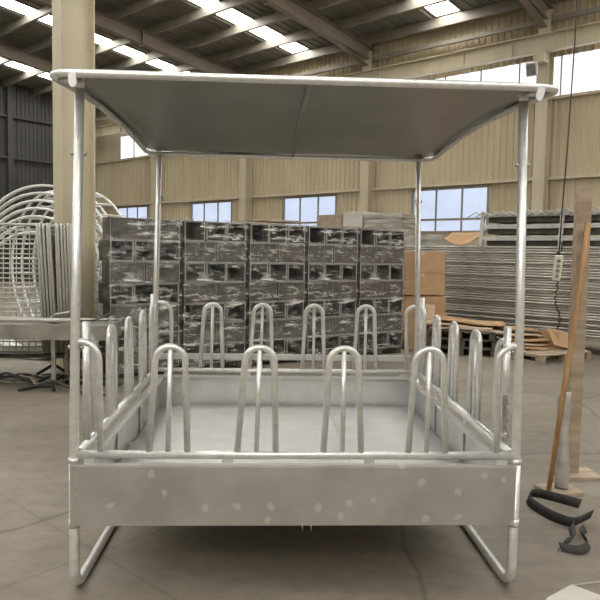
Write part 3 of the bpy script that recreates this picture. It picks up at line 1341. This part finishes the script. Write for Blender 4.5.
# an opened carton flap standing on the right pallet
R = Matrix.Rotation(.5, 3, 'Z') @ Matrix.Rotation(-.75, 3, 'X') @ Matrix.Rotation(.3, 3, 'Y')
b = MB()
b.box(V(4.46, 7.12, .29), (.46, .014, .34), R)
b.box(V(4.30, 7.20, .27), (.012, .34, .26), Matrix.Rotation(.5, 3, 'Z'))
tag(b.build('opened_carton', card, loc=(4.46, 7.12, .13)), 'tilted square of light brown cardboard standing on the pallet of flattened cartons', 'cardboard')


# ================================================================== HOIST PENDANT
pe = thing('hoist_pendant', 'yellowed white hoist push-button pendant hanging on a black cable at right', 'controller', (1.69, 1.2, 1.40))
b = MB()
Rp = Matrix.Rotation(.10, 3, 'Y') @ Matrix.Rotation(-.3, 3, 'Z')
b.box((1.69, 1.2, 1.487), (.050, .042, .165), Rp)
b.build('pendant_body', pend_mat, pe, bevel=.008)
for k in range(4):
    q = MB()
    c = V(1.69, 1.2, 1.487) + Rp @ V(0, -.023, .045 - .032 * k)
    q.tube([c, c + Rp @ V(0, -.007, 0)], .011, 12)
    q.build('push_button', grey_button, pe)
b = MB()
top = V(1.69, 1.2, 1.57)
b.tube([top, V(1.695, 1.2, 1.60)], [.016, .007], 8)
b.tube([V(1.697, 1.2, 1.59), V(1.703, 1.2, 1.85), V(1.718, 1.2, 2.2), V(1.735, 1.2, 2.9), V(1.76, 1.25, 5.0), V(1.8, 1.35, 10.05)], .0042, 6)
b.tube([V(1.715, 1.205, 1.59), V(1.712, 1.2, 1.63), V(1.70, 1.2, 1.66)], .004, 6)
b.build('cable', rubber, pe)
b = MB()
pts = []
for k in range(40):
    u = k / 39
    z = 1.405 - .31 * u
    pts.append(V(1.683 + .035 * u + .010 * sin(9 * u + 1) + .007 * sin(k * 1.3), 1.2 + .007 * cos(k * 1.3), z))
b.tube(pts, .0045, 6)
b.build('coiled_lead', rubber, pe)

# ================================================================== LEANING TIMBER AND STRAP AT RIGHT
b = MB()
Lp = V(1.90, 1.72, 0)
b.beam((2.03, 1.60, 0), (2.03, 1.60, 2.03), .09, .07, (0, 1, 0))
post = b.build('timber_post', wood, loc=(2.03, 1.60, 0))
tag(post, 'pale upright timber post at the right edge behind the orange plank', 'post')
b = MB()
b.box((2.07, 1.60, .012), (.28, .24, .024))
b.build('foot_board', wood, post)
b = MB()
b.sheet([[V(1.695, 1.22, .026), V(1.725, 1.22, .026)], [V(1.83, 1.34, .75), V(1.862, 1.34, .75)], [V(1.955, 1.45, 1.40), V(1.99, 1.45, 1.40)], [V(2.03, 1.54, 1.80), V(2.065, 1.54, 1.80)]], thick=(.004, .022, 0))
pk = b.build('leaning_plank', plank_wood, loc=(1.72, 1.22, .026))
tag(pk, 'narrow orange-brown plank leaning against the timber post at the right edge', 'plank')
# dusty plastic wrapped roll standing next to it
b = MB()
path, rad = [], []
for k in range(14):
    u = k / 13
    path.append(V(1.815 + .045 * u + .004 * sin(9 * u), 1.27 + .12 * u, .028 + .62 * u))
    rad.append(.042 + .004 * sin(9 * u))
b.tube(path, rad, 12)
rl = b.build('wrapped_roll', cloth_mat, loc=(1.82, 1.27, .028))
tag(rl, 'dusty grey plastic-wrapped roll standing beside the orange plank', 'roll')
b = MB()
b.box((1.80, 1.27, .0135), (.24, .20, .025), Matrix.Rotation(.2, 3, 'Z'))
tag(b.build('base_board', wood, loc=(1.80, 1.27, 0)), 'low wooden board on the floor under the plank and roll', 'board')


def ribbon(path, width, name, thick=.004):
    P = [Vector(p) for p in path]
    # smooth through Catmull-Rom
    Q = []
    for i in range(len(P) - 1):
        p0, p1, p2, p3 = P[max(i - 1, 0)], P[i], P[i + 1], P[min(i + 2, len(P) - 1)]
        for k in range(6):
            t = k / 6
            Q.append(.5 * ((2 * p1) + (p2 - p0) * t + (2 * p0 - 5 * p1 + 4 * p2 - p3) * t * t + (3 * p1 - p0 - 3 * p2 + p3) * t ** 3))
    Q.append(P[-1])
    return Q


b = MB()
Q = ribbon([(1.78, .93, .05), (1.68, 1.0, .06), (1.585, 1.10, .055), (1.53, 1.10, .045), (1.50, 1.02, .035), (1.52, .90, .03), (1.56, .78, .03), (1.62, .70, .035), (1.70, .72, .05), (1.78, .78, .05)], .05, 'x')
rows = [[q - V(.012, .0, .028), q + V(.008, .0, .026)] for q in Q]
b.sheet(rows, thick=(.004, .004, 0))
Q = ribbon([(1.66, .70, .04), (1.58, .62, .05), (1.55, .54, .035), (1.52, .48, .03), (1.46, .45, .025), (1.42, .41, .012)], .05, 'x')
rows = [[q - V(.022, .018, .01), q + V(.022, .02, .012)] for q in Q]
b.sheet(rows, thick=(0, 0, .005))
Q = ribbon([(1.42, .41, .02), (1.50, .37, .02), (1.58, .42, .03), (1.60, .55, .03), (1.66, .62, .03)], .05, 'x')
rows = [[q - V(.0, .02, .014), q + V(.0, .02, .012)] for q in Q]
b.sheet(rows, thick=(0, 0, .005))
tag(b.build('webbing_strap', strap_mat, loc=(1.55, .7, 0)), 'black lifting strap lying looped on the floor at the lower right', 'strap')
b = MB()
b.sheet([[V(1.14, -.34, .004), V(1.60, -.30, .004)], [V(1.13, -.09, .004), V(1.31, .03, .004)], [V(1.30, .03, .004), V(1.62, .10, .004)]], thick=(0, 0, .006), smooth=False)
tag(b.build('white_board', paper_mat, loc=(1.35, -.15, 0)), 'off-white board lying on the floor in the lower right corner', 'board')


# ================================================================== LEFT SIDE STORAGE
# big round feeder rings standing on edge
def ring_thing(center, radius, axis, width, label, hoops=2, rungs=26, r=.021):
    c, ax = Vector(center), Vector(axis).normalized()
    up = V(0, 0, 1)
    side = ax.cross(up).normalized()
    o = thing('bale_ring', label, 'ring', (c.x, c.y, 0), 'round feeder rings standing on edge')
    b = MB()
    for h in range(hoops):
        b = MB()
        off = ax * (width * (h / (hoops - 1) - .5))
        ring = [c + off + (side * cos(2 * pi * k / 48) + up * sin(2 * pi * k / 48)) * radius for k in range(48)]
        b.tube(ring, r, 8, closed=True)
        b.build('hoop', white_tube, o)
    for k in range(rungs):
        q = MB()
        a = 2 * pi * (k + .5) / rungs
        p = c + (side * cos(a) + up * sin(a)) * radius
        q.cyl(p - ax * width / 2, p + ax * width / 2, r * .75, 6)
        q.build('rung', white_tube, o)
    return o


for i in range(2):
    ring_thing((-3.27 - .30 * i, 7.85 + .36 * i, 1.255), 1.23, V(.64, .77, 0), .40,
               'white tube feeder ring on edge behind the big column, ' + ['the nearer of two', 'the farther of two'][i], 2, 30)
for i in range(7):
    rr = 1.225 - .058 * i
    ring_thing((-3.45 + .004 * i, 6.90 - .085 * i, rr + .024), rr, V(.30, .95, 0), .035,
               ['largest', 'second', 'third', 'fourth', 'fifth', 'sixth', 'smallest'][i] + ' of the nested white tube rings beside the big column', 2, 16, .018)


# leaning mesh panels
def mesh_panel(loc, rz, lean, label, wdt=.95, ht=1.5, mesh=True):
    o = thing('mesh_panel', label, 'panel', loc, 'mesh panels standing beside the steel column')
    o.rotation_euler = (lean, 0, rz)
    fr = MB()
    fr.tube(fillet([(0, 0, .02), (wdt, 0, .02), (wdt, 0, ht), (0, 0, ht), (0, 0, .02)], .03, 3), .016, 8)
    me = fr
    f_ = local_build(me, 'panel_frame', white_mesh, o)
    q = MB()
    for k in range(1, 26):
        z = .02 + (ht - .02) * k / 26
        q.cyl((0, 0, z), (wdt, 0, z), .009, 5)
    for k in range(1, 12):
        x = wdt * k / 12
        q.cyl((x, 0, .02), (x, 0, ht), .0065, 5)
    local_build(q, 'wire_mesh', white_mesh, o)
    return o


def local_build(mb, name, mat, parent):
    me = bpy.data.meshes.new(name)
    me.from_pydata([tuple(p) for p in mb.v], [], mb.f)
    for p, s in zip(me.polygons, mb.s):
        p.use_smooth = s
    me.materials.append(mat)
    o = bpy.data.objects.new(name, me)
    COL.objects.link(o)
    o.parent = parent
    return o


white_mesh = mottled('dull_galvanised_mesh', (.40, .39, .335), (.52, .51, .45), 5, .3, .5)
mesh_panel((-3.58, 4.80, .34), .02, -.04, 'wire mesh panel standing face-on at the end of the row', .88, 1.49)
NM = ['first', 'second', 'third', 'fourth', 'fifth', 'sixth', 'seventh', 'eighth', 'ninth', 'tenth', 'eleventh', 'twelfth']
for i in range(12):
    x = -2.74 + .036 * i
    # edge-on panels run away from the camera
    mesh_panel((x, 4.80 + .004 * (i % 3), .34), radians(99 + random.uniform(-1.5, 1.5)), -.0, 'edge-on mesh panel standing in the row, %s counting from the steel column' % NM[11 - i], .52, 1.48 + .02 * (i % 2))
    COL.objects  # keep order
for ob in [o for o in COL.objects if o.name.startswith('mesh_panel') and 'edge-on' in o.get('label', '')]:
    ob.rotation_euler = (radians(random.uniform(-3.2, -1.2)), 0, ob.rotation_euler.z)
# dark rack they stand on
rk = thing('low_steel_rack', 'low dark steel rack carrying the leaning mesh panels', 'rack', (-2.75, 5.07, 0))
b = MB()
b.box((-2.85, 5.07, .31), (1.6, .60, .045))
b.build('rack_top', scrap_mat, rk)
for x in (-3.6, -2.1):
    for y in (4.82, 5.32):
        b = MB()
        b.box((x, y, .145), (.05, .05, .29))
        b.build('leg', scrap_mat, rk)

# trolley bench
tb = thing('steel_trolley', 'grimy grey steel trolley bench on castors left of the feeder', 'trolley', (-2.75, 4.52, 0))
b = MB()
b.box((-2.72, 4.52, .722), (1.72, .50, .02))
b.build('trolley_top', trolley_mat, tb)
b = MB()
for y in (4.27, 4.77):
    b.box((-2.72, y, .645), (1.72, .012, .15))
for x in (-3.58, -1.86):
    b.box((x, 4.52, .645), (.012, .50, .15))
b.build('apron', trolley_mat, tb)
for (x, y) in ((-2.47, 4.29), (-2.47, 4.75), (-1.90, 4.75), (-3.5, 4.29), (-3.5, 4.75)):
    b = MB()
    b.box((x, y, .375), (.04, .04, .55))
    lg = b.build('leg', trolley_mat, tb)
    c = MB()
    c.cyl((x - .014, y, .042), (x + .014, y, .042), .040, 14)
    c.build('castor', rubber, lg)
    c = MB()
    c.box((x - .02, y, .07), (.004, .03, .07))
    c.box((x + .02, y, .07), (.004, .03, .07))
    c.box((x, y, .105), (.05, .04, .008))
    c.build('castor_fork', trolley_mat, lg)

# loose tubes and fittings lying on the trolley
lb = ['long pale tube lying on the trolley near its front edge', 'thin grey tube lying slantwise on the trolley', 'bent grey tube end lying on the trolley',
      'short pale tube stub at the middle of the trolley', 'dark bent bar lying at the right of the trolley top', 'long grey bar at the back of the trolley top']
spec = [
    ([(-3.14, 4.44, 0.763), (-2.24, 4.34, 0.778)], .020, white_mesh),
    ([(-3.34, 4.57, 0.788), (-2.59, 4.52, 0.753)], .014, stack_galv),
    ([(-2.99, 4.67, 0.753), (-2.64, 4.64, 0.758), (-2.54, 4.58, 0.818), (-2.39, 4.60, 0.848)], .013, stack_galv),
    ([(-2.56, 4.46, 0.763), (-2.44, 4.38, 0.768)], .030, white_mesh),
    ([(-2.32, 4.47, 0.753), (-2.09, 4.52, 0.763), (-1.92, 4.64, 0.848)], .013, scrap_mat),
    ([(-3.04, 4.72, 0.748), (-1.99, 4.70, 0.753)], .016, stack_galv),
]
for (pts, r, mt), l in zip(spec, lb):
    b = MB()
    b.tube(fillet(pts, .05, 4) if len(pts) > 2 else pts, r, 8)
    tag(b.build('loose_tube', mt, loc=pts[0]), l, 'tube', 'loose tubes on the trolley')

# scrap on the floor behind and below the trolley
random.seed(21)
sl = ['dark bent strip of scrap on the floor below the far end of the trolley', 'dark scrap strip under the trolley beside its caster', 'flat grey scrap plate on the floor left of the trolley leg',
      'curled black scrap hose under the trolley', 'thin dark rod on the floor behind the trolley leg', 'rusty dark strip on the floor right of the trolley leg',
      'long dark rod lying across the floor near the box stacks', 'short bent strip in front of the box stack beside the column']
for i in range(8):
    x = (-3.0, -2.62, -2.78, -2.72, -2.45, -2.2, -2.3, -1.95)[i]
    y = (4.65, 4.45, 4.95, 5.25, 5.0, 4.72, 4.15, 4.55)[i]
    b = MB()
    a = (.2, .6, .1, .3, -.3, .9, -.2, .3)[i]
    dx, dy = cos(a), sin(a)
    L = (.9, .5, .5, .5, .9, .5, 1.1, .5)[i]
    pts = [V(x - dx * L / 2, y - dy * L / 2, .022), V(x - dx * L * .15, y - dy * L * .15 + .06, .03 + .10 * (i % 3 == 0)), V(x + dx * L * .2, y + dy * L * .2, .022), V(x + dx * L / 2, y + dy * L / 2, .022 + .06 * (i % 2))]
    if i == 2:
        b.box((x, y, .012), (.6, .35, .02), Matrix.Rotation(.2, 3, 'Z'))
        mt = trolley_mat
    else:
        b.tube(fillet(pts, .08, 4), .020 if i % 2 else .016, 7)
        mt = scrap_mat
    tag(b.build('scrap_piece', mt, loc=(x, y, 0)), sl[i], 'scrap', 'scrap on the floor left of the feeder')


random.seed(5)
WH = ['leftmost', 'second', 'third', 'fourth', 'fifth', 'sixth', 'seventh', 'rightmost']
for i in range(8):
    x = -3.35 + .17 * i
    y = 4.62 + .05 * (i % 3)
    a = radians(random.uniform(-60, 60))
    b = MB()
    L = random.uniform(.35, .6)
    dx, dy = cos(a) * L / 2, sin(a) * L / 2
    b.sheet([[V(x - dx, y - dy, .012 + .02 * (i % 4)), V(x - dx * .9 + .04, y - dy + .09, .012 + .02 * (i % 4))],
             [V(x, y, .07 + .02 * (i % 3)), V(x + .04, y + .10, .06 + .02 * (i % 3))],
             [V(x + dx, y + dy, .012), V(x + dx + .03, y + dy + .08, .012)]], thick=(0, 0, .006))
    tag(b.build('scrap_strip', scrap_mat if i % 3 else wood, loc=(x, y, 0)), '%s of the creased flat scrap strips on the floor under the trolley, %s' % (WH[i], 'dark' if i % 3 else 'tan'), 'scrap', 'flat scrap strips under the trolley')


# ================================================================== FLOODLIGHTS
def floodlight(pos, facing, size, label, arm_to):
    pos, facing = Vector(pos), Vector(facing).normalized()
    o = thing('floodlight', label, 'lamp', pos)
    q = facing.to_track_quat('-Y', 'Z').to_matrix()
    b = MB()
    b.box(pos, (size, size * .35, size * 1.2), q)
    b.build('lamp_housing', lamp_white, o, bevel=size * .05)
    b = MB()
    b.box(pos + q @ V(0, -size * .19, 0), (size * .8, .01, size), q)
    b.build('lamp_glass', lamp_glass, o)
    b = MB()
    b.tube([pos, Vector(arm_to)], .018, 8)
    b.build('arm', lamp_white, o)
    return o


floodlight(B(cs - .42, cdp + .10, 4.82), V(.3, -1, -.4), .17, 'small white floodlight on the right of the big left column under the roof', B(cs, cdp + .05, 4.92))
floodlight(B(7.55, WD - .75, 6.72), V(-.8, -1, -.5), .30, 'grey floodlight on the wall column above the right end of the canopy', B(7.4, WD - .45, 6.9))
